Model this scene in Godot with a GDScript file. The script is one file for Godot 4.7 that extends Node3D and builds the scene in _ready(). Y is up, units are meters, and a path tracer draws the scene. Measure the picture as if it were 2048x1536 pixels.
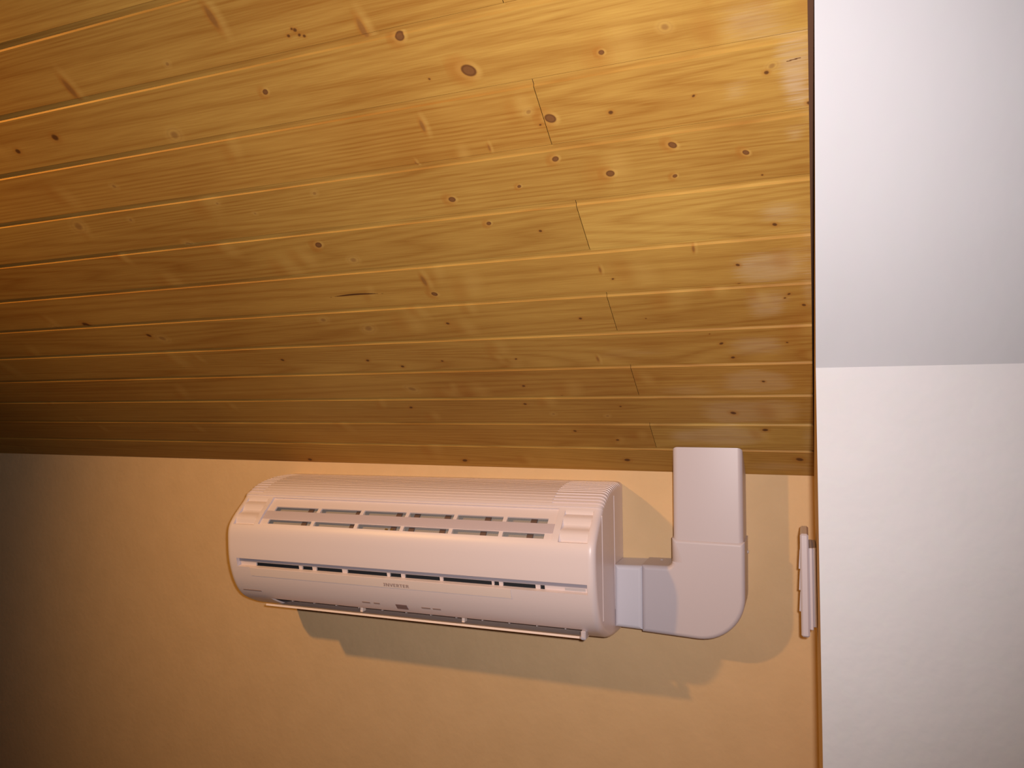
extends Node3D
# An attic corner: a split air conditioner on a low ochre wall under a sloped ceiling of pine boards.
# World: x along the ochre wall (0 at its right corner), y up, z out of that wall; metres.

const WALL_TOP := 1.6464          # where the sloped ceiling meets the ochre wall
const SLOPE := 0.58643            # slope of the board ceiling (33.6 degrees)
const BOARD := 0.08024            # cover width of one board
const FIRST_JOINT := 0.07738      # first joint above the wall, measured up the slope
const SHELF := 0.0085             # width of the sunk joint between two boards
const WHITE_Z := 0.402            # face of the white wall
const CREASE_Y := 1.808           # where the white wall meets the white slope
const TEX_W := 2048
const TEX_H := 1536
const TEX_T0 := -0.01
const TEX_T := 1.0
const KNOTS := [
	[-1.006, 0.8371, 0.0050, 1], [-0.924, 0.8460, 0.0063, 1], [-0.741, 0.8192, 0.0086, 2], [-0.679, 0.9040, 0.0038, 2], [-0.837, 0.9015, 0.0157, 3], [-0.587, 0.9393, 0.0150, 3], [-0.501, 0.9080, 0.0028, 1],
	[-0.512, 0.9037, 0.0023, 1], [-0.499, 0.9021, 0.0022, 1], [-0.494, 0.9000, 0.0022, 1], [-0.504, 0.9098, 0.0017, 1], [-0.427, 0.8940, 0.0139, 3], [-0.391, 0.8786, 0.0053, 0], [-0.579, 0.8500, 0.0037, 0],
	[-0.411, 0.7760, 0.0094, 3], [-0.441, 0.7281, 0.0050, 3], [-0.379, 0.8287, 0.0016, 1], [-0.333, 0.8298, 0.0079, 0], [-0.194, 0.8226, 0.0029, 0], [-0.264, 0.7603, 0.0064, 0], [-0.199, 0.7562, 0.0031, 1],
	[-0.272, 0.7087, 0.0040, 0], [-0.215, 0.6797, 0.0050, 0], [-0.326, 0.6774, 0.0024, 0], [-0.344, 0.7352, 0.0052, 3], [-0.285, 0.7720, 0.0043, 2], [-0.277, 0.7545, 0.0016, 1], [-0.131, 0.8355, 0.0053, 2],
	[-0.114, 0.7603, 0.0019, 1], [-0.142, 0.7063, 0.0046, 0], [-0.069, 0.6850, 0.0035, 0], [-0.145, 0.6657, 0.0027, 0], [-0.054, 0.6534, 0.0015, 1], [-0.008, 0.7332, 0.0027, 1], [-1.031, 0.7038, 0.0112, 2],
	[-0.925, 0.7029, 0.0044, 2], [-0.757, 0.7109, 0.0032, 2], [-0.861, 0.6474, 0.0070, 2], [-1.238, 0.4882, 0.0096, 1], [-1.119, 0.4503, 0.0057, 1], [-1.095, 0.4403, 0.0103, 2], [-0.901, 0.7614, 0.0050, 2],
	[-1.319, 0.4837, 0.0112, 2], [-0.417, 0.6703, 0.0046, 0], [-0.383, 0.6265, 0.0033, 0], [-0.646, 0.6200, 0.0055, 0], [-0.607, 0.5863, 0.0071, 2], [-0.512, 0.5066, 0.0047, 0], [-0.517, 0.5345, 0.0124, 3],
	[-0.731, 0.4649, 0.0074, 2], [-0.660, 0.4388, 0.0099, 2], [-0.518, 0.4410, 0.0033, 1], [-0.877, 0.3664, 0.0042, 1], [-0.705, 0.3571, 0.0039, 1], [-0.646, 0.3378, 0.0038, 1], [-0.566, 0.3494, 0.0027, 1],
	[-0.600, 0.7059, 0.0043, 2], [-0.710, 0.6867, 0.0031, 2], [-0.320, 0.6058, 0.0026, 1], [-0.138, 0.5536, 0.0059, 3], [-0.044, 0.5813, 0.0032, 1], [-0.089, 0.5209, 0.0029, 1], [-0.090, 0.4863, 0.0030, 1],
	[-0.247, 0.5118, 0.0020, 1], [-0.260, 0.5300, 0.0059, 3], [-0.031, 0.4633, 0.0023, 1], [-0.036, 0.4563, 0.0018, 1], [-0.014, 0.4412, 0.0029, 1], [-0.309, 0.4370, 0.0029, 1], [-0.217, 0.4301, 0.0014, 1],
	[-0.121, 0.3695, 0.0034, 1], [-0.108, 0.3370, 0.0034, 1], [-0.305, 0.3427, 0.0069, 3], [-0.436, 0.3487, 0.0025, 1], [-0.035, 0.3667, 0.0019, 1], [-0.135, 0.3912, 0.0013, 1], [-0.446, 0.2761, 0.0035, 1],
	[-0.070, 0.2778, 0.0028, 1], [-0.387, 0.2462, 0.0026, 1], [-0.460, 0.2235, 0.0037, 1], [-0.295, 0.2145, 0.0025, 1], [-0.417, 0.1925, 0.0045, 2], [-0.323, 0.1863, 0.0043, 2], [-0.118, 0.1949, 0.0053, 1],
	[-0.073, 0.1458, 0.0053, 1], [-0.392, 0.1382, 0.0037, 1], [-0.321, 0.1097, 0.0036, 1], [-0.317, 0.0404, 0.0066, 1], [-0.022, 0.0550, 0.0070, 1], [-0.652, 0.0237, 0.0068, 1], [-1.038, 0.0109, 0.0069, 1],
	[-0.687, 0.2145, 0.0042, 1], [-0.658, 0.2725, 0.0099, 2], [-0.641, 0.5160, 0.0405, 4], [-0.021, 0.7814, 0.0069, 4], [-0.040, 0.7785, 0.0044, 2], [-0.045, 0.7727, 0.0027, 1],
]
const STAINS := [
	[-0.030, -0.011, 0.729, 0.781, 0.75],
	[-0.082, -0.041, 0.810, 0.844, 0.40],
	[-0.090, -0.062, 0.745, 0.771, 0.35],
	[-0.035, -0.007, 0.684, 0.713, 0.50],
	[-0.069, -0.008, 0.580, 0.617, 0.45],
	[-0.091, -0.008, 0.486, 0.542, 0.60],
	[-0.093, -0.025, 0.403, 0.476, 0.50],
	[-0.121, -0.020, 0.333, 0.394, 0.50],
	[-0.298, -0.162, 0.336, 0.376, 0.35],
	[-0.129, -0.020, 0.249, 0.308, 0.45],
	[-0.237, -0.149, 0.245, 0.273, 0.25],
	[-0.166, -0.010, 0.168, 0.232, 0.45],
	[-0.249, -0.099, 0.102, 0.151, 0.50],
	[-0.102, -0.014, 0.020, 0.041, 0.35],
	[-0.015, -0.003, 0.021, 0.721, 0.50],
]
# end joints of the odd rows (row number from the top of the photograph : x)
const END_JOINTS := {1: -0.2745, 3: -0.2713, 5: -0.2654, 7: -0.2622, 9: -0.2592, 11: -0.2565}

var M := {}
var taken := {}

func _ready():
	# ---- camera
	var cam := Camera3D.new()
	cam.name = "camera"
	cam.position = Vector3(-0.02155, 1.75, 1.36)
	cam.rotation_degrees = Vector3(2.49, 21.52, 0.0)
	cam.fov = 55.58
	cam.near = 0.02
	cam.far = 50.0
	add_child(cam)
	cam.make_current()
	# ---- surroundings: a closed room at night
	var we := WorldEnvironment.new()
	we.name = "environment"
	var e := Environment.new()
	e.background_mode = Environment.BG_COLOR
	e.background_color = Color(0.01, 0.01, 0.012)
	e.tonemap_mode = Environment.TONE_MAPPER_LINEAR
	e.tonemap_exposure = 1.0
	e.sdfgi_enabled = true
	e.ssao_enabled = true
	e.ssil_enabled = true
	we.environment = e
	add_child(we)
	# ---- the camera's flash, just right of and above its lens
	var flash := SpotLight3D.new()
	flash.name = "camera_flash"
	flash.position = cam.position + cam.transform.basis * Vector3(0.031, 0.022, 0.0)
	flash.basis = Basis.looking_at(cam.transform.basis * Vector3(-0.027, 0.035, -1.0), Vector3.UP)
	flash.light_color = lin(1.0, 0.92, 0.93)
	flash.light_energy = 1.21
	flash.light_size = 0.012
	flash.spot_range = 12.0
	flash.spot_angle = 55.0
	flash.spot_attenuation = 2.0
	flash.spot_angle_attenuation = 1.0
	flash.shadow_enabled = true
	add_child(flash)
	make_materials()
	build_room()
	build_ceiling()
	build_air_conditioner()
	build_duct()
	build_switch()
	build_spot_lamp()

# ------------------------------------------------------------------ helpers
func lin(r: float, g: float, b: float) -> Color:
	return Color(r, g, b).linear_to_srgb()

func plain(c: Color, rough: float, spec := 0.5) -> StandardMaterial3D:
	var m := StandardMaterial3D.new()
	m.albedo_color = c
	m.roughness = rough
	m.metallic_specular = spec
	return m

func noise_tex(freq: float, seed_: int, lo: Color, hi: Color, size := 512, octaves := 4) -> NoiseTexture2D:
	var n := FastNoiseLite.new()
	n.seed = seed_
	n.frequency = freq
	n.fractal_octaves = octaves
	var t := NoiseTexture2D.new()
	t.width = size
	t.height = size
	t.seamless = true
	t.noise = n
	var g := Gradient.new()
	g.set_color(0, lo)
	g.set_color(1, hi)
	t.color_ramp = g
	return t

func bump_tex(freq: float, seed_: int, strength: float, size := 512) -> NoiseTexture2D:
	var n := FastNoiseLite.new()
	n.seed = seed_
	n.frequency = freq
	n.fractal_octaves = 3
	var t := NoiseTexture2D.new()
	t.width = size
	t.height = size
	t.seamless = true
	t.as_normal_map = true
	t.bump_strength = strength
	t.noise = n
	return t

func paint(lo: Color, hi: Color, seed_: int, rough: float) -> StandardMaterial3D:
	var m := StandardMaterial3D.new()
	m.albedo_texture = noise_tex(0.012, seed_, lo, hi)
	m.normal_enabled = true
	m.normal_texture = bump_tex(0.06, seed_ + 5, 1.2)
	m.normal_scale = 0.25
	m.roughness = rough
	m.metallic_specular = 0.3
	m.uv1_triplanar = true
	m.uv1_world_triplanar = true
	m.uv1_scale = Vector3.ONE * 1.6
	return m

func tool() -> SurfaceTool:
	var st := SurfaceTool.new()
	st.begin(Mesh.PRIMITIVE_TRIANGLES)
	return st

func tri(st: SurfaceTool, a: Vector3, b: Vector3, c: Vector3, na: Vector3, nb: Vector3, nc: Vector3):
	# Godot's front faces run clockwise seen from the side the normal points to
	if (b - a).cross(c - a).dot(na + nb + nc) > 0.0:
		var s := b; b = c; c = s
		var sn := nb; nb = nc; nc = sn
	st.set_normal(na); st.add_vertex(a)
	st.set_normal(nb); st.add_vertex(b)
	st.set_normal(nc); st.add_vertex(c)

func quad(st: SurfaceTool, a: Vector3, b: Vector3, c: Vector3, d: Vector3, out: Vector3):
	var n := (c - a).cross(d - b).normalized()
	if n.dot(out) < 0.0: n = -n
	tri(st, a, b, c, n, n, n)
	tri(st, a, c, d, n, n, n)

func poly_face(st: SurfaceTool, pts: Array, out: Vector3):
	for i in range(1, pts.size() - 1):
		var n: Vector3 = (pts[i] - pts[0]).cross(pts[i + 1] - pts[0])
		if n.length() < 1e-12: continue
		n = n.normalized()
		if n.dot(out) < 0.0: n = -n
		tri(st, pts[0], pts[i], pts[i + 1], n, n, n)

func slab(st: SurfaceTool, lo: Vector3, hi: Vector3):
	chamfer_box(st, lo, hi, 0.0)

# a box whose edges and corners are cut by r
func chamfer_box(st: SurfaceTool, lo: Vector3, hi: Vector3, r: float):
	var c := (lo + hi) * 0.5
	var h := (hi - lo) * 0.5
	var ax := [Vector3.RIGHT, Vector3.UP, Vector3.BACK]
	for i in 3:
		var u: Vector3 = ax[i]
		var v: Vector3 = ax[(i + 1) % 3]
		var w: Vector3 = ax[(i + 2) % 3]
		var hu: float = h[i]
		var hv: float = h[(i + 1) % 3]
		var hw: float = h[(i + 2) % 3]
		for s in [-1.0, 1.0]:
			var o: Vector3 = c + u * hu * s
			quad(st, o + v * (hv - r) + w * (hw - r), o - v * (hv - r) + w * (hw - r), o - v * (hv - r) - w * (hw - r), o + v * (hv - r) - w * (hw - r), u * s)
			if r <= 0.0: continue
			for q in [-1.0, 1.0]:      # the edge between faces u and v, along w
				var p1: Vector3 = c + u * hu * s + v * (hv - r) * q
				var p2: Vector3 = c + u * (hu - r) * s + v * hv * q
				quad(st, p1 + w * (hw - r), p1 - w * (hw - r), p2 - w * (hw - r), p2 + w * (hw - r), u * s + v * q)
	if r > 0.0:
		for sx in [-1.0, 1.0]:
			for sy in [-1.0, 1.0]:
				for sz in [-1.0, 1.0]:
					var n := Vector3(sx, sy, sz)
					poly_face(st, [c + n * Vector3(h.x, h.y - r, h.z - r), c + n * Vector3(h.x - r, h.y, h.z - r), c + n * Vector3(h.x - r, h.y - r, h.z)], n)

# a polygon in the xy plane, extruded from z0 to z1 with a rounded front edge of radius r
func extrude_xy(st: SurfaceTool, poly: PackedVector2Array, z0: float, z1: float, r: float, soft := 0.75):
	var n := poly.size()
	var area := 0.0
	for i in n: area += poly[i].cross(poly[(i + 1) % n])
	var sgn := 1.0 if area > 0.0 else -1.0
	var en := PackedVector2Array()          # outward normal of each edge
	for i in n:
		var d := (poly[(i + 1) % n] - poly[i]).normalized()
		en.append(Vector2(d.y, -d.x) * sgn)
	var steps := [[z0, 0.0]]
	if r > 0.0:
		for k in 6:
			var a := k / 5.0 * PI / 2.0
			steps.append([z1 - r + r * sin(a), r * (1.0 - cos(a))])
	else:
		steps.append([z1, 0.0])
	var rings := []
	for s in steps:
		var ring := PackedVector3Array()
		for i in n:
			var a: Vector2 = en[(i + n - 1) % n]
			var b: Vector2 = en[i]
			var m := (a + b).normalized()
			var k: float = s[1] / maxf(0.4, m.dot(b))
			var p := poly[i] - m * k
			ring.append(Vector3(p.x, p.y, s[0]))
		rings.append(ring)
	for j in range(rings.size() - 1):
		var f0: float = clampf((steps[j][0] - (z1 - r)) / maxf(r, 1e-6), 0.0, 1.0) if r > 0.0 else 0.0
		var f1: float = clampf((steps[j + 1][0] - (z1 - r)) / maxf(r, 1e-6), 0.0, 1.0) if r > 0.0 else 0.0
		for i in n:
			var i2 := (i + 1) % n
			var na: Vector2 = en[i]
			var nb: Vector2 = en[i]
			if en[(i + n - 1) % n].dot(en[i]) > soft: na = (en[(i + n - 1) % n] + en[i]).normalized()
			if en[i2].dot(en[i]) > soft: nb = (en[i2] + en[i]).normalized()
			var c0 := sqrt(1.0 - f0 * f0)
			var c1 := sqrt(1.0 - f1 * f1)
			var a0 := Vector3(na.x * c0, na.y * c0, f0)
			var b0 := Vector3(nb.x * c0, nb.y * c0, f0)
			var a1 := Vector3(na.x * c1, na.y * c1, f1)
			var b1 := Vector3(nb.x * c1, nb.y * c1, f1)
			tri(st, rings[j][i], rings[j][i2], rings[j + 1][i2], a0, b0, b1)
			tri(st, rings[j][i], rings[j + 1][i2], rings[j + 1][i], a0, b1, a1)
	for which in [0, rings.size() - 1]:
		var flat := PackedVector2Array()
		for p in rings[which]: flat.append(Vector2(p.x, p.y))
		var z: float = rings[which][0].z
		var nn := Vector3(0, 0, -1.0 if which == 0 else 1.0)
		var idx := Geometry2D.triangulate_polygon(flat)
		for k in range(0, idx.size(), 3):
			tri(st, Vector3(flat[idx[k]].x, flat[idx[k]].y, z), Vector3(flat[idx[k + 1]].x, flat[idx[k + 1]].y, z), Vector3(flat[idx[k + 2]].x, flat[idx[k + 2]].y, z), nn, nn, nn)

# a polygon given as (z, y), extruded along x from x0 to x1 (x may slant with z by "skew" per metre at either end)
func extrude_x(st: SurfaceTool, poly: PackedVector2Array, x0: float, x1: float, skew0 := 0.0, skew1 := 0.0):
	var n := poly.size()
	var c := Vector2.ZERO
	for p in poly: c += p / n
	for i in n:
		var a := poly[i]
		var b := poly[(i + 1) % n]
		var d := (b - a).normalized()
		var o := Vector3(0, -d.x, d.y)
		var mid := (a + b) * 0.5 - c
		if o.dot(Vector3(0, mid.y, mid.x)) < 0.0: o = -o
		quad(st, Vector3(x0 + skew0 * a.x, a.y, a.x), Vector3(x1 + skew1 * a.x, a.y, a.x), Vector3(x1 + skew1 * b.x, b.y, b.x), Vector3(x0 + skew0 * b.x, b.y, b.x), o)
	var idx := Geometry2D.triangulate_polygon(poly)
	for k in range(0, idx.size(), 3):
		var p: Vector2 = poly[idx[k]]
		var q: Vector2 = poly[idx[k + 1]]
		var r: Vector2 = poly[idx[k + 2]]
		poly_face(st, [Vector3(x0 + skew0 * p.x, p.y, p.x), Vector3(x0 + skew0 * q.x, q.y, q.x), Vector3(x0 + skew0 * r.x, r.y, r.x)], Vector3.LEFT)
		poly_face(st, [Vector3(x1 + skew1 * p.x, p.y, p.x), Vector3(x1 + skew1 * q.x, q.y, q.x), Vector3(x1 + skew1 * r.x, r.y, r.x)], Vector3.RIGHT)

# surface of revolution about the y axis; pts are (radius, y)
func lathe(st: SurfaceTool, pts: Array, seg := 32):
	for i in range(pts.size() - 1):
		var a: Vector2 = pts[i]
		var b: Vector2 = pts[i + 1]
		var d := (b - a).normalized()
		var nr := Vector2(d.y, -d.x)
		for k in seg:
			var u := Vector3(cos(TAU * k / seg), 0, sin(TAU * k / seg))
			var v := Vector3(cos(TAU * (k + 1) / seg), 0, sin(TAU * (k + 1) / seg))
			var n1 := u * nr.x + Vector3.UP * nr.y
			var n2 := v * nr.x + Vector3.UP * nr.y
			var p := [u * a.x + Vector3.UP * a.y, v * a.x + Vector3.UP * a.y, v * b.x + Vector3.UP * b.y, u * b.x + Vector3.UP * b.y]
			if a.x > 1e-6: tri(st, p[0], p[1], p[2], n1, n2, n2)
			if b.x > 1e-6: tri(st, p[0], p[2], p[3], n1, n2, n1)

func numbered(called: String) -> String:
	var k: int = taken.get(called, 0)
	taken[called] = k + 1
	return called if k == 0 else "%s_%03d" % [called, k]

func obj(called: String, st: SurfaceTool, m: Material, parent: Node = self) -> MeshInstance3D:
	var o := MeshInstance3D.new()
	o.name = called
	o.mesh = st.commit()
	o.material_override = m
	o.cast_shadow = GeometryInstance3D.SHADOW_CASTING_SETTING_ON
	parent.add_child(o, true)
	return o

func struct(called: String, st: SurfaceTool, m: Material, label: String, category: String) -> MeshInstance3D:
	var o := obj(called, st, m)
	o.set_meta("kind", "structure")
	o.set_meta("label", label)
	o.set_meta("category", category)
	return o

func thing(called: String, label: String, category: String, at := Vector3.ZERO) -> Node3D:
	var o := Node3D.new()
	o.name = called
	o.position = at
	o.set_meta("label", label)
	o.set_meta("category", category)
	add_child(o)
	return o

# a point on the board ceiling: x, distance t up the slope, depth d behind the board faces
func on_slope(x: float, t: float, d := 0.0) -> Vector3:
	return Vector3(x, WALL_TOP + t * sin(SLOPE) + d * cos(SLOPE), t * cos(SLOPE) - d * sin(SLOPE))

func make_materials():
	M.ochre = paint(lin(0.625, 0.435, 0.235), lin(0.665, 0.465, 0.255), 11, 0.8)
	M.white = paint(lin(0.56, 0.55, 0.555), lin(0.58, 0.57, 0.575), 23, 0.75)
	M.plastic = plain(lin(0.72, 0.62, 0.61), 0.38)
	M.plastic_flap = plain(lin(0.75, 0.63, 0.57), 0.4)
	M.trunking = plain(lin(0.53, 0.475, 0.495), 0.42)
	M.switch = plain(lin(0.55, 0.50, 0.53), 0.35)
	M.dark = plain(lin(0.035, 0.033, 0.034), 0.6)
	M.throat = plain(lin(0.50, 0.46, 0.47), 0.6)
	M.grey_print = plain(lin(0.36, 0.26, 0.23), 0.6)
	M.bar_shade = plain(lin(0.52, 0.44, 0.47), 0.45)
	M.slot_shade = plain(lin(0.36, 0.32, 0.35), 0.5)
	M.bounce_white = plain(lin(0.62, 0.60, 0.65), 0.4)
	M.receiver = plain(lin(0.20, 0.13, 0.13), 0.2)
	M.brown_frame = plain(lin(0.13, 0.075, 0.055), 0.6)
	M.chrome = plain(lin(0.85, 0.85, 0.82), 0.12)
	M.chrome.metallic = 1.0
	M.backing = plain(lin(0.09, 0.035, 0.013), 0.85)
	M.floor = paint(lin(0.34, 0.20, 0.10), lin(0.42, 0.26, 0.13), 41, 0.5)
	# the filter's net: a fine grey weave
	var net := Image.create(64, 64, false, Image.FORMAT_RGB8)
	for y in 64:
		for x in 64:
			var v := 0.68 if (x % 8 < 2 or y % 8 < 2) else 0.52
			net.set_pixel(x, y, Color(v * 1.04, v * 0.97, v * 0.90))
	net.generate_mipmaps()
	M.net = plain(Color(1, 1, 1), 0.8)
	M.net.albedo_texture = ImageTexture.create_from_image(net)
	M.net.uv1_triplanar = true
	M.net.uv1_scale = Vector3.ONE * 60.0
	M.wood = plain(Color(1, 1, 1), 0.5, 0.25)
	M.wood.albedo_texture = ImageTexture.create_from_image(wood_image())

# ------------------------------------------------------------------ pine: grain, knots and plaster smears, laid out over the ceiling in (x, t)
func u_of(x: float) -> float:
	return log(1.0 - x) / log(3.4)

func x_of(u: float) -> float:
	return 1.0 - exp(u * log(3.4))

func float_noise(freq: float, seed_: int, w: int, h: int, octaves: int) -> PackedFloat32Array:
	var n := FastNoiseLite.new()
	n.noise_type = FastNoiseLite.TYPE_SIMPLEX_SMOOTH
	n.seed = seed_
	n.frequency = freq
	n.fractal_octaves = octaves
	var im := n.get_image(w, h, false, false, true)
	im.convert(Image.FORMAT_RF)
	im.resize(TEX_W, TEX_H, Image.INTERPOLATE_CUBIC)
	return im.get_data().to_float32_array()

func wood_image() -> Image:
	var rings := float_noise(0.011, 3, 40, 768, 2)     # long smooth figure, stretched along the boards
	var fibre := float_noise(0.30, 7, 90, TEX_H, 2)    # fine straight lines
	var cloud := float_noise(0.03, 19, 128, 96, 3)     # broad changes of tone
	var rng := RandomNumberGenerator.new()
	rng.seed = 77
	var lights := []       # per row: look-up tables (left piece, right piece)
	var offs := []
	var twist := []
	for k in 14:
		var pair := []
		for side in 2:
			var tone := rng.randf_range(0.95, 1.05)
			var warm := rng.randf_range(0.975, 1.02)
			if k == 5 and side == 1: tone = 1.12; warm = 1.06
			if k == 11 and side == 1: tone = 1.05; warm = 1.1
			var lut := PackedByteArray()
			for i in 256:
				var f := i / 255.0
				var c := Color(lerpf(0.235, 0.475, f) * tone, lerpf(0.083, 0.275, f) * tone * warm, lerpf(0.010, 0.060, f) * tone * warm * warm).linear_to_srgb()
				lut.append(clampi(int(c.r * 255.0), 0, 255)); lut.append(clampi(int(c.g * 255.0), 0, 255)); lut.append(clampi(int(c.b * 255.0), 0, 255))
			pair.append(lut)
		lights.append(pair)
		offs.append([rng.randi_range(0, TEX_W - 1), rng.randi_range(0, TEX_W - 1)])
		twist.append([rng.randf_range(34.0, 80.0), rng.randf_range(34.0, 80.0)])
	var wave := PackedFloat32Array()
	for i in 1024:
		var s := 0.5 + 0.5 * sin(TAU * i / 1024.0)
		wave.append(pow(s, 0.45))                       # pale early wood, thin dark late wood
	var data := PackedByteArray()
	data.resize(TEX_W * TEX_H * 3)
	var o := 0
	for y in TEX_H:
		var t := TEX_T0 + (y + 0.5) / TEX_H * TEX_T
		var k := row_at(t)
		var jx: float = END_JOINTS.get(k, 9.0)
		var jc := 0 if jx > 1.0 else int(u_of(jx) * TEX_W)       # u grows to the left
		var base := y * TEX_W
		for side in 2:
			var c0 := 0 if side == 1 else jc
			var c1 := jc if side == 1 else TEX_W
			var lut: PackedByteArray = lights[k][side]
			var off: int = offs[k][side]
			var tw: float = twist[k][side] * 163.0
			if side == 0: o = (base + c0) * 3
			else: o = base * 3
			for x in range(c0, c1):
				var c := x + off
				if c >= TEX_W: c = 2 * TEX_W - 1 - c
				var s := base + c
				var v := wave[int(rings[s] * tw) & 1023] * 0.27 + fibre[s] * 0.36 + cloud[base + x] * 0.40
				var i := clampi(int(v * 255.0), 0, 255) * 3
				data[o] = lut[i]
				data[o + 1] = lut[i + 1]
				data[o + 2] = lut[i + 2]
				o += 3
	for q in STAINS: stain(data, q, cloud, fibre)
	for i in 90:          # faint blemishes where a branch ran under the surface
		knot(data, -2.2 * pow(rng.randf(), 1.4), rng.randf_range(0.02, 0.95), rng.randf_range(0.010, 0.024), 5, rng)
	for q in KNOTS: knot(data, q[0], q[1], q[2], q[3], rng)
	var im := Image.create_from_data(TEX_W, TEX_H, false, Image.FORMAT_RGB8, data)
	im.generate_mipmaps()
	return im

func row_at(t: float) -> int:
	# the row whose face lies at t (its upper edge is at FIRST_JOINT + (12 - row) * BOARD)
	return clampi(12 - int(ceil((t - FIRST_JOINT - SHELF * 0.5) / BOARD)), 0, 12)

func blend(data: PackedByteArray, o: int, c: Color, a: float):
	data[o] = int(lerpf(data[o], c.r8, a))
	data[o + 1] = int(lerpf(data[o + 1], c.g8, a))
	data[o + 2] = int(lerpf(data[o + 2], c.b8, a))

# a smear of plaster on the boards, ragged at its edge and broken by the grain
func stain(data: PackedByteArray, q: Array, cloud: PackedFloat32Array, fibre: PackedFloat32Array):
	var c := lin(0.52, 0.385, 0.28)
	var cx := clampi(int(u_of(minf(q[1] + 0.03, 0.0)) * TEX_W), 0, TEX_W - 1)
	var dx := clampi(int(u_of(q[0] - 0.03) * TEX_W), 0, TEX_W - 1)
	var cy := clampi(int((q[2] - 0.03 - TEX_T0) / TEX_T * TEX_H), 0, TEX_H - 1)
	var dy := clampi(int((q[3] + 0.03 - TEX_T0) / TEX_T * TEX_H), 0, TEX_H - 1)
	for y in range(cy, dy):
		var t := TEX_T0 + (y + 0.5) / TEX_H * TEX_T
		for x in range(cx, dx):
			var wx := x_of((x + 0.5) / TEX_W)
			var hx: float = (q[1] - q[0]) * 0.5
			var ht: float = (q[3] - q[2]) * 0.5
			var e := Vector2(absf(wx - q[0] - hx) / hx, absf(t - q[2] - ht) / ht)
			var d: float = (1.0 - pow(pow(e.x, 3.0) + pow(e.y, 3.0), 1.0 / 3.0)) * minf(hx, ht)
			var s := y * TEX_W + x
			d += (cloud[s] - 0.5) * 0.036 + (fibre[s] - 0.5) * 0.012
			var a := smoothstep(-0.002, 0.016, d) * float(q[4]) * (0.42 + fibre[s] * 0.5)
			if a > 0.01: blend(data, s * 3, c, minf(a, 0.9))

func knot(data: PackedByteArray, kx: float, kt: float, r: float, kind: int, rng: RandomNumberGenerator):
	var ax := r
	var at := r * 0.85
	var tilt := rng.randf_range(-0.3, 0.3)
	if kind == 5:
		ax = r * 0.8
		at = r * 0.9
		tilt = rng.randf_range(-0.8, 0.8)
	elif kind == 3:
		ax = r * 0.36
		at = r * 1.15
	elif kind == 4:
		ax = r
		at = 0.0016
	var reach := 3.2 if kind != 4 else 1.2
	if kind == 4: tilt = 0.0
	var cx := clampi(int(u_of(minf(kx + ax * reach, 0.02)) * TEX_W), 0, TEX_W - 1)
	var dx := clampi(int(u_of(kx - ax * reach) * TEX_W), 0, TEX_W - 1)
	var ry := maxf(at * reach, r * 0.9)
	var cy := clampi(int((kt - ry - TEX_T0) / TEX_T * TEX_H), 0, TEX_H - 1)
	var dy := clampi(int((kt + ry - TEX_T0) / TEX_T * TEX_H), 0, TEX_H - 1)
	var dark := lin(0.075, 0.026, 0.008)
	var core := lin(0.15, 0.062, 0.02)
	var pale := lin(0.52, 0.32, 0.085)
	var rust := lin(0.33, 0.125, 0.02)
	var row := row_at(kt)
	for y in range(cy, dy):
		var t := TEX_T0 + (y + 0.5) / TEX_H * TEX_T
		if row_at(t) != row: continue
		for x in range(cx, dx):
			var wx := x_of((x + 0.5) / TEX_W) - kx
			var wt := t - kt + wx * tilt
			var d := Vector2(wx / ax, wt / at).length()
			var o := (y * TEX_W + x) * 3
			match kind:
				0:
					blend(data, o, pale, 0.55 * smoothstep(2.1, 1.2, d))
					blend(data, o, rust, 0.45 * smoothstep(3.0, 1.2, Vector2((wx + ax * 1.1) / (ax * 0.9), wt / (at * 1.2)).length()))
					blend(data, o, core, 0.9 * smoothstep(1.05, 0.8, d))
					blend(data, o, dark, 0.5 * smoothstep(0.25, 0.0, absf(d - 0.85)))
				1:
					blend(data, o, rust, 0.35 * smoothstep(2.4, 1.0, d))
					blend(data, o, dark, 0.8 * smoothstep(1.05, 0.5, d))
				2:
					blend(data, o, pale, 0.38 * smoothstep(2.4, 0.8, d))
					blend(data, o, core, 0.40 * smoothstep(0.9, 0.3, d) + 0.09 * smoothstep(0.3, 0.0, absf(d - 1.2)))
				3:
					blend(data, o, pale, 0.38 * smoothstep(2.2, 0.6, Vector2((wx - ax * 1.2) / ax, wt / at).length()))
					blend(data, o, rust, 0.55 * smoothstep(1.6, 0.6, d))
					blend(data, o, core, 0.45 * smoothstep(0.9, 0.4, d))
				5:
					blend(data, o, pale, 0.30 * smoothstep(2.0, 0.2, Vector2((wx - ax * 0.9) / (ax * 0.8), wt / at).length()))
					blend(data, o, rust, 0.26 * smoothstep(1.8, 0.2, Vector2((wx + ax * 0.5) / (ax * 0.7), wt / at).length()))
				4:
					var w := absf(wx / ax)
					var bow := wt - (0.0015 * cos(wx / ax * 2.0) if r > 0.02 else wx * 0.12)
					blend(data, o, dark, 0.95 * smoothstep(1.0, 0.55, absf(bow) / (minf(0.0022, r * 0.09) * maxf(0.05, 1.0 - w * w))))

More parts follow.
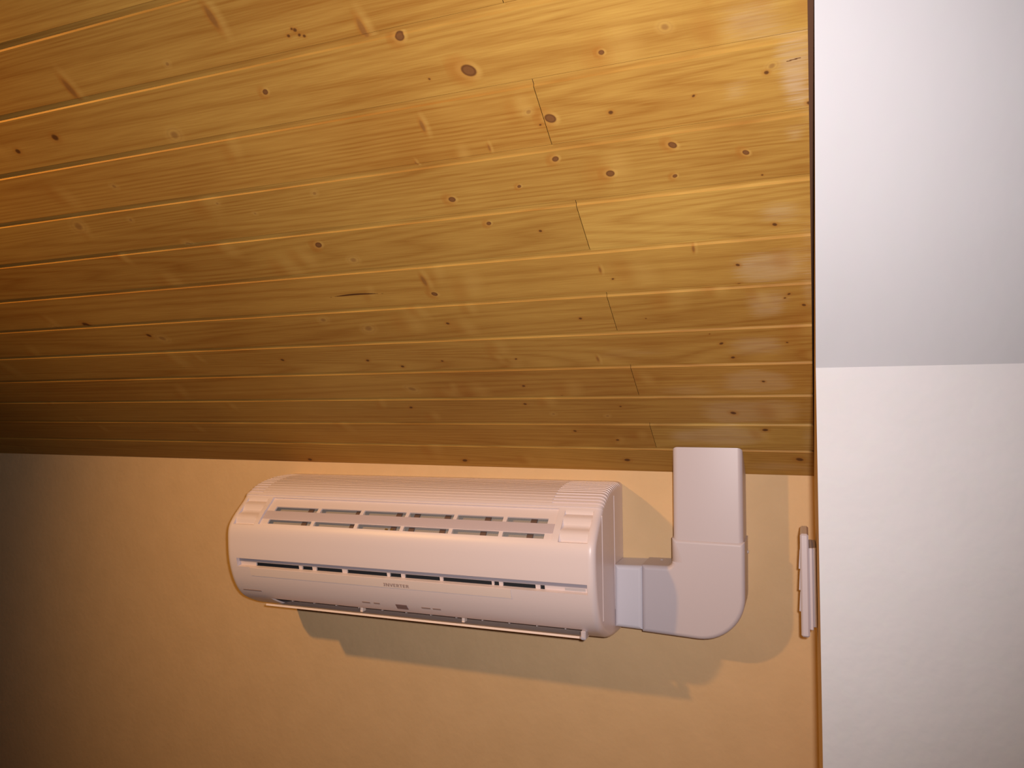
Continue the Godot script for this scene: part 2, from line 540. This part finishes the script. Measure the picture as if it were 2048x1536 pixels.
# ------------------------------------------------------------------ the room
func build_room():
	var st := tool()
	slab(st, Vector3(-3.3, 0, -0.12), Vector3(0.0, WALL_TOP + 0.02, 0.0))
	struct("wall_back", st, M.ochre, "low ochre painted wall behind the air conditioner", "wall")
	# the narrow ochre side wall, its top following the boards and the white slope
	st = tool()
	var meet_z := WHITE_Z + (CREASE_Y - WALL_TOP - WHITE_Z * tan(SLOPE)) / (tan(SLOPE) - 1.0)
	var meet_y := CREASE_Y + meet_z - WHITE_Z
	extrude_x(st, PackedVector2Array([Vector2(0, 0), Vector2(WHITE_Z - 0.012, 0), Vector2(WHITE_Z - 0.012, CREASE_Y), Vector2(meet_z - 0.004, meet_y + 0.008), Vector2(meet_z - 0.004, meet_y + 0.03), Vector2(0, WALL_TOP + 0.03)]), 0.0, 0.12, -0.0058, 0.0)
	struct("wall_right", st, M.ochre, "narrow ochre side wall carrying the light switch", "wall")
	st = tool()
	slab(st, Vector3(-0.0058 * WHITE_Z, 0, WHITE_Z - 0.012), Vector3(2.3, CREASE_Y, WHITE_Z))
	struct("wall_end", st, M.white, "plain white wall at the right, below the crease", "wall")
	st = tool()
	var far_y := WALL_TOP + 2.4 * tan(SLOPE)
	extrude_x(st, PackedVector2Array([Vector2(WHITE_Z - 0.012, CREASE_Y), Vector2(WHITE_Z, CREASE_Y), Vector2(meet_z, meet_y), Vector2(2.4, far_y), Vector2(2.4, far_y + 0.1), Vector2(meet_z - 0.06, meet_y + 0.1)]), 0.0, 2.3, -0.0058, 0.0)
	struct("ceiling_side", st, M.white, "white sloped ceiling above the white wall", "ceiling")
	# what closes the room outside the picture
	st = tool()
	slab(st, Vector3(-3.3, -0.1, 0.0), Vector3(2.3, 0.0, 4.8))
	struct("floor", st, M.floor, "brown floor of the attic room", "floor")
	st = tool()
	extrude_x(st, PackedVector2Array([Vector2(-0.12, 0), Vector2(4.9, 0), Vector2(4.9, WALL_TOP), Vector2(2.4, far_y + 0.2), Vector2(-0.12, WALL_TOP + 0.1)]), -3.4, -3.3)
	struct("wall_left", st, M.ochre, "ochre gable wall at the far left of the room", "wall")
	st = tool()
	extrude_x(st, PackedVector2Array([Vector2(WHITE_Z - 0.012, 0), Vector2(4.9, 0), Vector2(4.9, WALL_TOP), Vector2(2.4, far_y + 0.2), Vector2(WHITE_Z - 0.012, CREASE_Y + 0.2)]), 2.3, 2.4)
	struct("wall_gable", st, M.white, "white gable wall beyond the right edge of the picture", "wall")
	st = tool()
	slab(st, Vector3(-3.3, 0, 4.8), Vector3(2.3, WALL_TOP + 0.02, 4.9))
	struct("wall_front", st, M.ochre, "low ochre wall behind the camera", "wall")
	st = tool()
	extrude_x(st, PackedVector2Array([Vector2(2.4, far_y), Vector2(4.9, WALL_TOP - 0.06), Vector2(4.9, WALL_TOP + 0.06), Vector2(2.4, far_y + 0.12)]), -3.3, 2.3)
	struct("ceiling_front", st, M.ochre, "ochre sloped ceiling behind the camera", "ceiling")

# one pine board: face from t0 to t1, then the sunk shelf that the next board's edge stands on
func plank(parent: Node, x0: float, x1: float, t0: float, t1: float, dt: float, slant0: float, slant1: float):
	var prof := [[t0, 0.0105], [t0, 0.0005], [t0 + 0.0006, 0.0], [t1, 0.0], [t1 + 0.0018, 0.0028], [t1 + SHELF, 0.0031]]
	var st := tool()
	var n := maxi(2, int(ceil(absf(x1 - x0) / 0.08)))
	for j in range(prof.size() - 1):
		var ta: float = prof[j][0]
		var da: float = prof[j][1]
		var tb: float = prof[j + 1][0]
		var db: float = prof[j + 1][1]
		var nn := (on_slope(0, tb, db) - on_slope(0, ta, da)).cross(Vector3.LEFT).normalized()
		if nn.dot(on_slope(0, 0, -1) - on_slope(0, 0, 0)) < 0.0: nn = -nn
		if j == 0: nn = (on_slope(0, -1) - on_slope(0, 0)).normalized()
		for i in n:
			var fa := float(i) / n
			var fb := float(i + 1) / n
			var p := []
			for e in [[fa, ta, da], [fb, ta, da], [fb, tb, db], [fa, tb, db]]:
				var x: float = lerpf(x0 + slant0 * e[1], x1 + slant1 * e[1], e[0])
				p.append([on_slope(x, e[1], e[2]), Vector2(u_of(x), (e[1] - dt - TEX_T0) / TEX_T)])
			for q in [[0, 2, 1], [0, 3, 2]]:
				for v in q:
					st.set_normal(nn)
					st.set_uv(p[v][1])
					st.add_vertex(p[v][0])
	for e in [[x0, slant0, Vector3.LEFT], [x1, slant1, Vector3.RIGHT]]:
		for q in [[t0, 0.0, t0, 0.0105, t1, 0.0105, t1, 0.0]]:
			var c := [Vector2(q[0], q[1]), Vector2(q[2], q[3]), Vector2(q[4], q[5]), Vector2(q[6], q[7])]
			for f in [[0, 1, 2], [0, 2, 3]]:
				for v in f:
					var x: float = e[0] + e[1] * c[v].x
					st.set_normal(e[2])
					st.set_uv(Vector2(u_of(x), (c[v].x - dt - TEX_T0) / TEX_T))
					st.add_vertex(on_slope(x, c[v].x, c[v].y))
	obj("plank", st, M.wood, parent)

func build_ceiling():
	var st := tool()
	var tip := 2.4 / cos(SLOPE)
	var a := on_slope(0, 0, 0.011)
	var b := on_slope(0, tip, 0.011)
	extrude_x(st, PackedVector2Array([Vector2(a.z, a.y), Vector2(b.z, b.y), Vector2(b.z, b.y + 0.1), Vector2(a.z, a.y + 0.1)]), -3.3, 0.02)
	var c := struct("ceiling", st, M.backing, "sloped ceiling of knotty varnished pine boards", "ceiling")
	for i in 36:
		var row := 12 - i
		var hi := FIRST_JOINT + i * BOARD
		var lo := hi - BOARD + SHELF if i > 0 else 0.0
		if lo > tip - 0.02: break
		hi = minf(hi, tip - SHELF)
		var tex_row := posmod(row - 1, 12) + 1
		var dt := (tex_row - row) * BOARD
		var slant := -0.0112
		if END_JOINTS.has(tex_row):
			var x: float = END_JOINTS[tex_row]
			plank(c, -3.3, x - 0.0003, lo, hi, dt, 0.0, 0.0)
			plank(c, x + 0.0003, -0.0002, lo, hi, dt, 0.0, slant)
		else:
			plank(c, -3.3, -0.0002, lo, hi, dt, 0.0, slant)

# ------------------------------------------------------------------ the air conditioner
# Side profile of the housing as (z, y) from the wall over the top, down the front and back under to the wall.
var prof: Array[Vector2] = [Vector2(0, 1.623), Vector2(0.06, 1.622), Vector2(0.11, 1.613), Vector2(0.142, 1.598), Vector2(0.160, 1.580), Vector2(0.188, 1.553), Vector2(0.202, 1.531), Vector2(0.2035, 1.5), Vector2(0.199, 1.46), Vector2(0.185, 1.42), Vector2(0.163, 1.39), Vector2(0.128, 1.37), Vector2(0.1, 1.36), Vector2(0.06, 1.354), Vector2(0.02, 1.352), Vector2(0, 1.352)]
var prof_s: PackedFloat32Array
const AC_AT := Vector3(-0.715, 1.49, 0.0)
const AC_L := -0.3775
const AC_R := 0.3815
const SLOT_X := [-0.283, -0.179, -0.081, 0.017, 0.115, 0.2115, 0.291]
const LOW_X := [[-0.3114, -0.2096], [-0.2014, -0.1783], [-0.1691, -0.1106], [-0.0996, -0.0136], [-0.0073, 0.0156], [0.0239, 0.0945], [0.1004, 0.1944], [0.1991, 0.2083], [0.2157, 0.2746], [0.2835, 0.2914]]
var holes := []

func profile(s: float) -> Vector2:
	var i := 0
	while i < prof.size() - 2 and prof_s[i + 1] < s: i += 1
	var f := clampf((s - prof_s[i]) / (prof_s[i + 1] - prof_s[i]), 0.0, 1.0)
	var a: Vector2 = prof[maxi(i - 1, 0)]
	var d: Vector2 = prof[mini(i + 2, prof.size() - 1)]
	return prof[i].cubic_interpolate(prof[i + 1], a, d, f)

func outward(s: float) -> Vector2:
	var d := profile(s + 0.002) - profile(s - 0.002)
	return Vector2(-d.y, d.x).normalized()      # (z, y)

# how far the surface stands out of (or sinks into) the plain profile
func relief(s: float, x: float) -> float:
	var v := 0.0
	if s > 0.018 and s < 0.150:
		var end := x > 0.290 or x < -0.336
		var f := fposmod(s - 0.018, 0.0095) / 0.0095
		var deep := 0.0004
		if end: deep = 0.0026 if s > 0.112 else 0.0013
		if f > 0.55: v -= deep
	if s >= 0.1515 and s <= 0.1585: v += 0.0016
	if x > -0.302 and x < 0.306 and s > 0.1625 and s < 0.2265: v -= 0.0035
	if (x > 0.318 and x < 0.368) or (x > -0.362 and x < -0.312):
		for a in [0.168, 0.1975]:
			if s > a and s < a + 0.0295:
				var f: float = (s - a) / 0.0295
				v -= 0.0045 * (1.0 - sin(clampf(f / 0.9, 0.0, 1.0) * PI))
	if x > -0.3525 and x < 0.367 and s > 0.297 and s < 0.3138: v -= 0.008
	# rounded ends
	var e := minf(x - AC_L, AC_R - x)
	if e < 0.012: v -= 0.009 * (1.0 - sqrt(maxf(0.0, 1.0 - pow(1.0 - e / 0.012, 2.0))))
	return v

func shell_point(s: float, x: float, inset := 0.0) -> Vector3:
	var p := profile(s)
	var n := outward(s)
	p += n * (relief(s, x) - inset)
	return Vector3(x, p.y - AC_AT.y, maxf(p.x, 0.0005))

func is_hole(s: float, x: float) -> bool:
	for h in holes:
		if x > h[0] and x < h[1] and s > h[2] and s < h[3]: return true
	return false

func stations(lo: float, hi: float, step: float, edges: Array) -> PackedFloat32Array:
	var v := []
	var n := int(ceil((hi - lo) / step))
	for i in n + 1: v.append(lerpf(lo, hi, float(i) / n))
	for e in edges:
		var keep := []
		for q in v:
			if absf(q - e) > 0.0009 or q == lo or q == hi: keep.append(q)
		v = keep
	for e in edges:
		v.append(e - 0.0002)
		v.append(e + 0.0002)
	v.sort()
	var out := PackedFloat32Array()
	for q in v:
		if q < lo or q > hi: continue
		if out.size() == 0 or q - out[out.size() - 1] > 0.00005: out.append(q)
	return out

func shell_mesh() -> SurfaceTool:
	var se := [0.1515, 0.1585, 0.1625, 0.182, 0.1922, 0.2130, 0.2232, 0.2265, 0.297, 0.3062, 0.3138, 0.395, 0.498]
	var k := 0
	while 0.018 + k * 0.0095 < 0.150:
		se.append(0.018 + k * 0.0095)
		se.append(0.018 + (k + 0.55) * 0.0095)
		k += 1
	var total := prof_s[prof_s.size() - 1]
	var ss := stations(0.0, total, 0.0045, se)
	var xe := [0.290, -0.336, -0.302, 0.306, 0.318, 0.368, -0.362, -0.312, -0.3525, 0.367, -0.303, 0.345]
	for h in holes:
		for q in [h[0], h[1]]:
			var near := false
			for w in xe:
				if absf(w - q) < 0.0006: near = true
			if not near: xe.append(q)
	for q in [0.0008, 0.002, 0.004, 0.0065, 0.009, 0.012]:
		xe.append(AC_L + q)
		xe.append(AC_R - q)
	var xs := stations(AC_L, AC_R, 0.03, xe)
	var ns := ss.size()
	var nx := xs.size()
	var P := PackedVector3Array()
	for i in ns:
		var p0 := profile(ss[i])
		var n0 := outward(ss[i])
		for j in nx:
			var p := p0 + n0 * relief(ss[i], xs[j])
			P.append(Vector3(xs[j], p.y - AC_AT.y, maxf(p.x, 0.0005)))
	var N := PackedVector3Array()       # one normal per cell
	var solid := PackedByteArray()
	for i in ns - 1:
		var on := outward((ss[i] + ss[i + 1]) * 0.5)
		var o3 := Vector3(0, on.y, on.x)
		for j in nx - 1:
			var a := P[i * nx + j]
			var b := P[i * nx + j + 1]
			var c := P[(i + 1) * nx + j + 1]
			var d := P[(i + 1) * nx + j]
			var n := (c - a).cross(d - b)
			n = n.normalized() if n.length() > 1e-14 else o3
			if n.dot(o3) < 0.0: n = -n
			N.append(n)
			solid.append(0 if is_hole((ss[i] + ss[i + 1]) * 0.5, (xs[j] + xs[j + 1]) * 0.5) else 1)
	var st := tool()
	var cx := nx - 1
	for i in ns - 1:
		for j in cx:
			var id := i * cx + j
			if solid[id] == 0: continue
			var own := N[id]
			var cn := []
			for corner in [[0, 0], [0, 1], [1, 1], [1, 0]]:
				var sum := Vector3.ZERO
				for di in [-1, 0]:
					for dj in [-1, 0]:
						var ci: int = i + corner[0] + di
						var cj: int = j + corner[1] + dj
						if ci < 0 or cj < 0 or ci >= ns - 1 or cj >= cx: continue
						var m := N[ci * cx + cj]
						if m.dot(own) > 0.86: sum += m
				cn.append(sum.normalized())
			var a := P[i * nx + j]
			var b := P[i * nx + j + 1]
			var c := P[(i + 1) * nx + j + 1]
			var d := P[(i + 1) * nx + j]
			tri(st, a, b, c, cn[0], cn[1], cn[2])
			tri(st, a, c, d, cn[0], cn[2], cn[3])
			# the plastic's thickness round every opening
			var inn := -own * 0.003
			if i > 0 and solid[id - cx] == 0: quad(st, a, b, b + inn, a + inn, P[(i - 1) * nx + j] - d)
			if i < ns - 2 and solid[id + cx] == 0: quad(st, d, c, c + inn, d + inn, d - a)
			if j > 0 and solid[id - 1] == 0: quad(st, a, d, d + inn, a + inn, Vector3.LEFT)
			if j < cx - 1 and solid[id + 1] == 0: quad(st, b, c, c + inn, b + inn, Vector3.RIGHT)
	# end caps
	for e in [0, nx - 1]:
		var o := Vector3.LEFT if e == 0 else Vector3.RIGHT
		var mid := Vector3(xs[e], 0.0, 0.08)
		for i in ns - 1:
			tri(st, mid, P[i * nx + e], P[(i + 1) * nx + e], o, o, o)
		tri(st, mid, P[e], P[(ns - 1) * nx + e], o, o, o)
	return st

# a strip that follows the profile between s0 and s1, sunk by "inset", with a thickness
func strip(st: SurfaceTool, x0: float, x1: float, s0: float, s1: float, inset: float, thick: float, n := 6):
	for i in n:
		var a := lerpf(s0, s1, float(i) / n)
		var b := lerpf(s0, s1, float(i + 1) / n)
		var c := []
		for q in [[a, inset], [b, inset], [b, inset + thick], [a, inset + thick]]:
			var p := profile(q[0]) - outward(q[0]) * float(q[1])
			c.append(Vector2(p.x, p.y - AC_AT.y))
		var na := outward(a)
		var nb := outward(b)
		var f := [Vector3(x0, c[0].y, c[0].x), Vector3(x1, c[0].y, c[0].x), Vector3(x1, c[1].y, c[1].x), Vector3(x0, c[1].y, c[1].x)]
		var n0 := Vector3(0, na.y, na.x)
		var n1 := Vector3(0, nb.y, nb.x)
		tri(st, f[0], f[1], f[2], n0, n0, n1)
		tri(st, f[0], f[2], f[3], n0, n1, n1)
		var g := [Vector3(x0, c[3].y, c[3].x), Vector3(x1, c[3].y, c[3].x), Vector3(x1, c[2].y, c[2].x), Vector3(x0, c[2].y, c[2].x)]
		quad(st, g[0], g[1], g[2], g[3], -n0)
		quad(st, f[0], f[3], g[3], g[0], Vector3.LEFT)
		quad(st, f[1], f[2], g[2], g[1], Vector3.RIGHT)
		if i == 0: quad(st, f[0], f[1], g[1], g[0], f[0] - f[3])
		if i == n - 1: quad(st, f[3], f[2], g[2], g[3], f[3] - f[0])

# a sheet given as (z, y) points, extruded along x with thickness (towards its left-hand side)
func sheet(st: SurfaceTool, pts: Array, x0: float, x1: float, thick: float):
	var up := []
	for i in pts.size():
		var d: Vector2 = (pts[mini(i + 1, pts.size() - 1)] - pts[maxi(i - 1, 0)]).normalized()
		up.append(Vector2(-d.y, d.x))
	for i in range(pts.size() - 1):
		var a: Vector2 = pts[i]
		var b: Vector2 = pts[i + 1]
		for s in [0.0, 1.0]:
			var p: Vector2 = a + up[i] * thick * s
			var q: Vector2 = b + up[i + 1] * thick * s
			var k: float = s * 2.0 - 1.0
			var n0 := Vector3(0, up[i].y, up[i].x) * k
			var n1 := Vector3(0, up[i + 1].y, up[i + 1].x) * k
			tri(st, Vector3(x0, p.y, p.x), Vector3(x1, p.y, p.x), Vector3(x1, q.y, q.x), n0, n0, n1)
			tri(st, Vector3(x0, p.y, p.x), Vector3(x1, q.y, q.x), Vector3(x0, q.y, q.x), n0, n1, n1)
		for x in [x0, x1]:
			var p2: Vector2 = a + up[i] * thick
			var q2: Vector2 = b + up[i + 1] * thick
			quad(st, Vector3(x, a.y, a.x), Vector3(x, b.y, b.x), Vector3(x, q2.y, q2.x), Vector3(x, p2.y, p2.x), Vector3(1 if x == x1 else -1, 0, 0))
	for i in [0, pts.size() - 1]:
		var a: Vector2 = pts[i]
		var b: Vector2 = a + up[i] * thick
		var o: Vector2 = (pts[0] - pts[1]) if i == 0 else (pts[i] - pts[i - 1])
		quad(st, Vector3(x0, a.y, a.x), Vector3(x1, a.y, a.x), Vector3(x1, b.y, b.x), Vector3(x0, b.y, b.x), Vector3(0, o.y, o.x))

func loc(z: float, y: float) -> Vector2:
	return Vector2(z, y - AC_AT.y)

func build_air_conditioner():
	prof_s.append(0.0)
	for i in range(1, prof.size()): prof_s.append(prof_s[i - 1] + prof[i].distance_to(prof[i - 1]))
	for i in SLOT_X.size() - 1:
		var a: float = SLOT_X[i] + (0.0 if i == 0 else 0.0036)
		var b: float = SLOT_X[i + 1] - (0.0 if i == SLOT_X.size() - 2 else 0.0036)
		holes.append([a, b, 0.182, 0.1922])
		holes.append([a, b, 0.2130, 0.2232])
	for w in LOW_X: holes.append([w[0], w[1], 0.3062, 0.3138])
	holes.append([-0.303, 0.345, 0.395, 0.498])
	var ac := thing("air_conditioner", "ivory split air conditioner with open flap, mounted on the ochre wall", "air conditioner", AC_AT)
	ac.rotation_degrees.z = 0.55
	obj("housing", shell_mesh(), M.plastic, ac)
	# the net filter behind the two intake slots, its frame ribs and two bright clips
	var st := tool()
	strip(st, -0.31, 0.31, 0.165, 0.235, 0.014, 0.002)
	var filter := obj("air_filter", st, M.net, ac)
	for x in [-0.205, -0.095, -0.006, 0.032, 0.095, 0.175, 0.262]:
		st = tool()
		strip(st, x - 0.0055, x + 0.0055, 0.165, 0.235, 0.0115, 0.002)
		obj("filter_rib", st, M.brown_frame, filter)
	for x in [-0.018, -0.006]:
		st = tool()
		strip(st, x - 0.0025, x + 0.0025, 0.2165, 0.2215, 0.0085, 0.003, 2)
		obj("clip", st, M.chrome, filter)
	# strip over the bar between the intake slots, its grey painting the bar's shade
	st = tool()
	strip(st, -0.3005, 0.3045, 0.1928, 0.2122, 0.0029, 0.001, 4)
	obj("grille_shade_strip", st, M.bar_shade, ac)
	# added strip whose grey paints the lower slot's shade, and the dark coil behind
	st = tool()
	strip(st, -0.352, 0.3665, 0.2974, 0.3058, 0.0072, 0.0012, 3)
	obj("slot_shade_strip", st, M.slot_shade, ac)
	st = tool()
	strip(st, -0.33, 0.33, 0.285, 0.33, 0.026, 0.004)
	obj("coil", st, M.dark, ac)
	# the pale strip below the lower slot, and the word on it
	st = tool()
	strip(st, -0.322, 0.232, 0.3146, 0.3312, -0.0011, 0.0022, 4)
	var trim := obj("front_strip", st, M.plastic_flap, ac)
	var font := SystemFont.new()
	font.font_names = PackedStringArray(["Droid Sans"])
	font.font_weight = 700
	var tm := TextMesh.new()
	tm.text = "INVERTER"
	tm.font = font
	tm.font_size = 32
	tm.pixel_size = 0.0002
	tm.depth = 0.0004
	var word := MeshInstance3D.new()
	word.name = "lettering"
	word.mesh = tm
	word.material_override = M.grey_print
	var wn := outward(0.3255)
	var wp := profile(0.3255) + wn * 0.0013
	word.position = Vector3(0.008, wp.y - AC_AT.y, wp.x)
	word.rotation.x = -asin(wn.y)
	var box := tm.get_aabb()
	word.scale = Vector3(0.053 / box.size.x, 0.0062 / box.size.y, 1.0)
	word.position -= Vector3(box.get_center().x * word.scale.x, 0, 0)
	trim.add_child(word, true)
	# receiver window, lamp marks, print at the left end, plate in the lower slot
	st = tool()
	strip(st, -0.0055, 0.0178, 0.3695, 0.3825, -0.0006, 0.0016, 3)
	obj("receiver_window", st, M.receiver, ac)
	for x in [[-0.078, -0.061], [-0.053, -0.040], [0.048, 0.066], [0.071, 0.087]]:
		st = tool()
		strip(st, x[0], x[1], 0.3705, 0.3742, -0.0004, 0.001, 2)
		obj("print_mark", st, M.grey_print, ac)
	st = tool()
	strip(st, -0.357, -0.312, 0.3675, 0.3705, -0.0004, 0.001, 2)
	obj("print_mark", st, M.grey_print, ac)
	st = tool()
	strip(st, 0.3265, 0.362, 0.3075, 0.3125, 0.0076, 0.0012, 2)
	obj("rating_plate", st, M.throat, ac)
	# seams of the right-hand end
	for z in [0.154, 0.068]:
		st = tool()
		var top := 1.603 if z < 0.1 else 1.578
		chamfer_box(st, Vector3(AC_R - 0.0008, 1.402 - AC_AT.y, z - 0.001), Vector3(AC_R + 0.0009, top - AC_AT.y, z + 0.001), 0.0006)
		obj("seam", st, M.plastic, ac)
	# the air outlet: throat, upright vanes, flap
	st = tool()
	sheet(st, [loc(0.154, 1.394), loc(0.146, 1.404), loc(0.125, 1.412), loc(0.095, 1.408), loc(0.072, 1.392), loc(0.062, 1.370), loc(0.060, 1.356)], -0.305, 0.347, 0.002)
	for x in [-0.305, 0.345]:
		st.set_smooth_group(-1)
		extrude_x(st, PackedVector2Array([loc(0.156, 1.389), loc(0.146, 1.404), loc(0.125, 1.412), loc(0.095, 1.408), loc(0.072, 1.392), loc(0.062, 1.357)]), x, x + 0.002)
	obj("outlet_throat", st, M.throat, ac)
	for i in 12:
		st = tool()
		var x := -0.27 + i * 0.0525
		extrude_x(st, PackedVector2Array([loc(0.135, 1.377), loc(0.132, 1.403), loc(0.108, 1.405), loc(0.095, 1.374)]), x, x + 0.0022)
		obj("vane", st, M.throat, ac)
	st = tool()
	sheet(st, [loc(0.1785, 1.3772), loc(0.168, 1.3735), loc(0.150, 1.3690), loc(0.128, 1.3655), loc(0.104, 1.3645)], -0.298, 0.3465, -0.0036)
	var flap := obj("flap", st, M.plastic_flap, ac)
	for x in [-0.098, 0.118]:
		st = tool()
		chamfer_box(st, Vector3(x - 0.003, 1.3735 - AC_AT.y, 0.134), Vector3(x + 0.003, 1.389 - AC_AT.y, 0.146), 0.001)
		obj("bracket", st, M.plastic_flap, flap)
	for x in [0.3495]:
		st = tool()
		chamfer_box(st, Vector3(x - 0.0045, 1.371 - AC_AT.y, 0.150), Vector3(x + 0.0045, 1.386 - AC_AT.y, 0.166), 0.0015)
		obj("hinge", st, M.trunking, flap)

# ------------------------------------------------------------------ the pipe duct
func arc(pts: PackedVector2Array, c: Vector2, r: float, a0: float, a1: float, n: int):
	for i in n + 1:
		var a := deg_to_rad(lerpf(a0, a1, float(i) / n))
		pts.append(c + Vector2(cos(a), sin(a)) * r)

func build_duct():
	var d := thing("pipe_duct", "white plastic pipe duct with an elbow, running from the air conditioner up to the boards", "duct", Vector3(-0.17, 1.37, 0.0))
	var o := -Vector2(-0.17, 1.37)
	# upright length: rounded rectangle in plan, its top cut to the slope of the boards
	var plan := PackedVector2Array()
	var xl := -0.2288 + o.x
	var xr := -0.1122 + o.x
	plan.append(Vector2(xl, 0.0008))
	plan.append(Vector2(xr, 0.0008))
	var rr := 0.009
	arc(plan, Vector2(xr - rr, 0.0752 - rr), rr, 0, 90, 6)
	arc(plan, Vector2(xl + rr, 0.0752 - rr), rr, 90, 180, 6)
	var st := tool()
	var n := plan.size()
	var y0 := 1.53 + o.y
	for i in n:
		var a := plan[i]
		var b := plan[(i + 1) % n]
		var pa := plan[(i + n - 1) % n]
		var nb := plan[(i + 2) % n]
		var e0 := (a - pa).normalized()
		var e1 := (b - a).normalized()
		var e2 := (nb - b).normalized()
		var f := func(e: Vector2) -> Vector3: return Vector3(e.y, 0, -e.x)
		var n1: Vector3 = f.call(e1)
		var na: Vector3 = (f.call(e0) + n1).normalized() if e0.dot(e1) > 0.7 else n1
		var nb3: Vector3 = (f.call(e2) + n1).normalized() if e2.dot(e1) > 0.7 else n1
		var ta := WALL_TOP + a.y * tan(SLOPE) - 0.0008 + o.y
		var tb := WALL_TOP + b.y * tan(SLOPE) - 0.0008 + o.y
		tri(st, Vector3(a.x, y0, a.y), Vector3(b.x, y0, b.y), Vector3(b.x, tb, b.y), na, nb3, nb3)
		tri(st, Vector3(a.x, y0, a.y), Vector3(b.x, tb, b.y), Vector3(a.x, ta, a.y), na, nb3, na)
	obj("upright_length", st, M.trunking, d)
	# elbow
	var e := PackedVector2Array()
	e.append(Vector2(-0.2312, 1.5385) + o)
	e.append(Vector2(-0.2312, 1.4975) + o)
	arc(e, Vector2(-0.2392, 1.4975) + o, 0.008, 0, -90, 5)
	e.append(Vector2(-0.2838, 1.4885) + o)
	e.append(Vector2(-0.2838, 1.3725) + o)
	arc(e, Vector2(-0.187, 1.446) + o, 0.0765, 270, 360, 14)
	e.append(Vector2(-0.1098, 1.5385) + o)
	st = tool()
	extrude_xy(st, e, 0.0008, 0.0775, 0.008)
	obj("elbow", st, M.trunking, d)
	# the short length into the unit, light bounced off the unit painted in as paler plastic
	var c := PackedVector2Array([Vector2(-0.3325, 1.3755) + o, Vector2(-0.2825, 1.3745) + o, Vector2(-0.2825, 1.4865) + o, Vector2(-0.3325, 1.4845) + o])
	st = tool()
	extrude_xy(st, c, 0.0008, 0.0752, 0.008)
	obj("short_length", st, M.bounce_white, d)
	# screws
	for p in [Vector3(-0.1095, 1.512, 0.012), Vector3(-0.258, 1.4887, 0.02)]:
		st = tool()
		lathe(st, [Vector2(0, 0.0018), Vector2(0.0022, 0.0015), Vector2(0.003, 0.0006), Vector2(0.003, -0.0005)], 12)
		var s := obj("screw", st, M.throat, d)
		s.position = p + Vector3(o.x, o.y, 0)
		if p.x > -0.2: s.rotation.z = -PI / 2

# ------------------------------------------------------------------ the switch on the side wall, seen edge-on
func build_switch():
	var zc := 0.125
	var at := Vector3(-0.0058 * zc - 0.0006, 1.499, zc)
	var s := thing("light_switch", "white light switch seen edge-on at the corner of the ochre side wall", "switch", at)
	s.rotation.y = -0.0058
	var st := tool()
	chamfer_box(st, Vector3(-0.0052, -0.066, -0.040), Vector3(0.0, 0.052, 0.040), 0.0008)
	obj("back_box", st, M.switch, s)
	st = tool()
	chamfer_box(st, Vector3(-0.0105, -0.070, -0.042), Vector3(-0.0052, 0.052, 0.042), 0.0010)
	obj("frame", st, M.switch, s)
	st = tool()
	chamfer_box(st, Vector3(-0.0225, -0.081, -0.045), Vector3(-0.0105, 0.073, 0.045), 0.0025)
	var plate := obj("cover_plate", st, M.switch, s)
	for y in [-0.032, 0.0, 0.032]:
		st = tool()
		var poly := PackedVector2Array([Vector2(-0.0220, y - 0.015), Vector2(-0.0250, y - 0.0145), Vector2(-0.0234, y + 0.0145), Vector2(-0.0220, y + 0.015)])
		extrude_xy(st, poly, -0.028, 0.028, 0.0)
		obj("rocker", st, M.switch, plate)

# ------------------------------------------------------------------ the warm ceiling spot whose light throws the duct's shadow
func build_spot_lamp():
	var head := Vector3(-1.5, 2.4, 1.46)
	var aim := Vector3(-0.68, 1.4, 0.0)
	var foot := on_slope(-1.5, (1.46 + 0.05) / cos(SLOPE))
	var t := thing("ceiling_spotlight", "small warm spotlight fixed to the pine ceiling outside the left of the picture", "lamp", foot)
	var st := tool()
	lathe(st, [Vector2(0, -0.018), Vector2(0.045, -0.018), Vector2(0.05, -0.014), Vector2(0.05, 0.0)], 32)
	var base := obj("mounting_plate", st, M.switch, t)
	base.rotation.x = -SLOPE
	var dir := (aim - head).normalized()
	var back := head - dir * 0.05 - foot
	st = tool()
	lathe(st, [Vector2(0.006, 0.0), Vector2(0.006, back.length())], 12)
	var arm := obj("arm", st, M.switch, t)
	arm.transform = Transform3D(Basis(Quaternion(Vector3.UP, back.normalized())), Vector3.ZERO)
	st = tool()
	lathe(st, [Vector2(0.0, -0.055), Vector2(0.02, -0.05), Vector2(0.028, -0.03), Vector2(0.036, 0.02), Vector2(0.034, 0.02), Vector2(0.026, -0.028), Vector2(0, -0.04)], 32)
	var shade := obj("shade", st, M.switch, t)
	shade.transform = Transform3D(Basis(Quaternion(Vector3.UP, dir)), head - foot)
	var glow := plain(lin(0.9, 0.6, 0.3), 0.5)
	glow.emission_enabled = true
	glow.emission = lin(1.0, 0.45, 0.12)
	glow.emission_energy_multiplier = 2.0
	st = tool()
	lathe(st, [Vector2(0, 0.006), Vector2(0.018, 0.004), Vector2(0.03, -0.006), Vector2(0.026, -0.012), Vector2(0.0, -0.012)], 32)
	var bulb := obj("bulb", st, glow, t)
	bulb.transform = shade.transform
	var l := SpotLight3D.new()
	l.name = "spotlight_beam"
	l.light_color = lin(1.0, 0.51, 0.13)
	l.light_energy = 1.42
	l.light_size = 0.03
	l.spot_range = 12.0
	l.spot_attenuation = 2.0
	l.spot_angle = 45.0
	l.spot_angle_attenuation = 1.0
	l.shadow_enabled = true
	add_child(l)
	l.position = head + dir * 0.03
	l.look_at(aim, Vector3.UP)
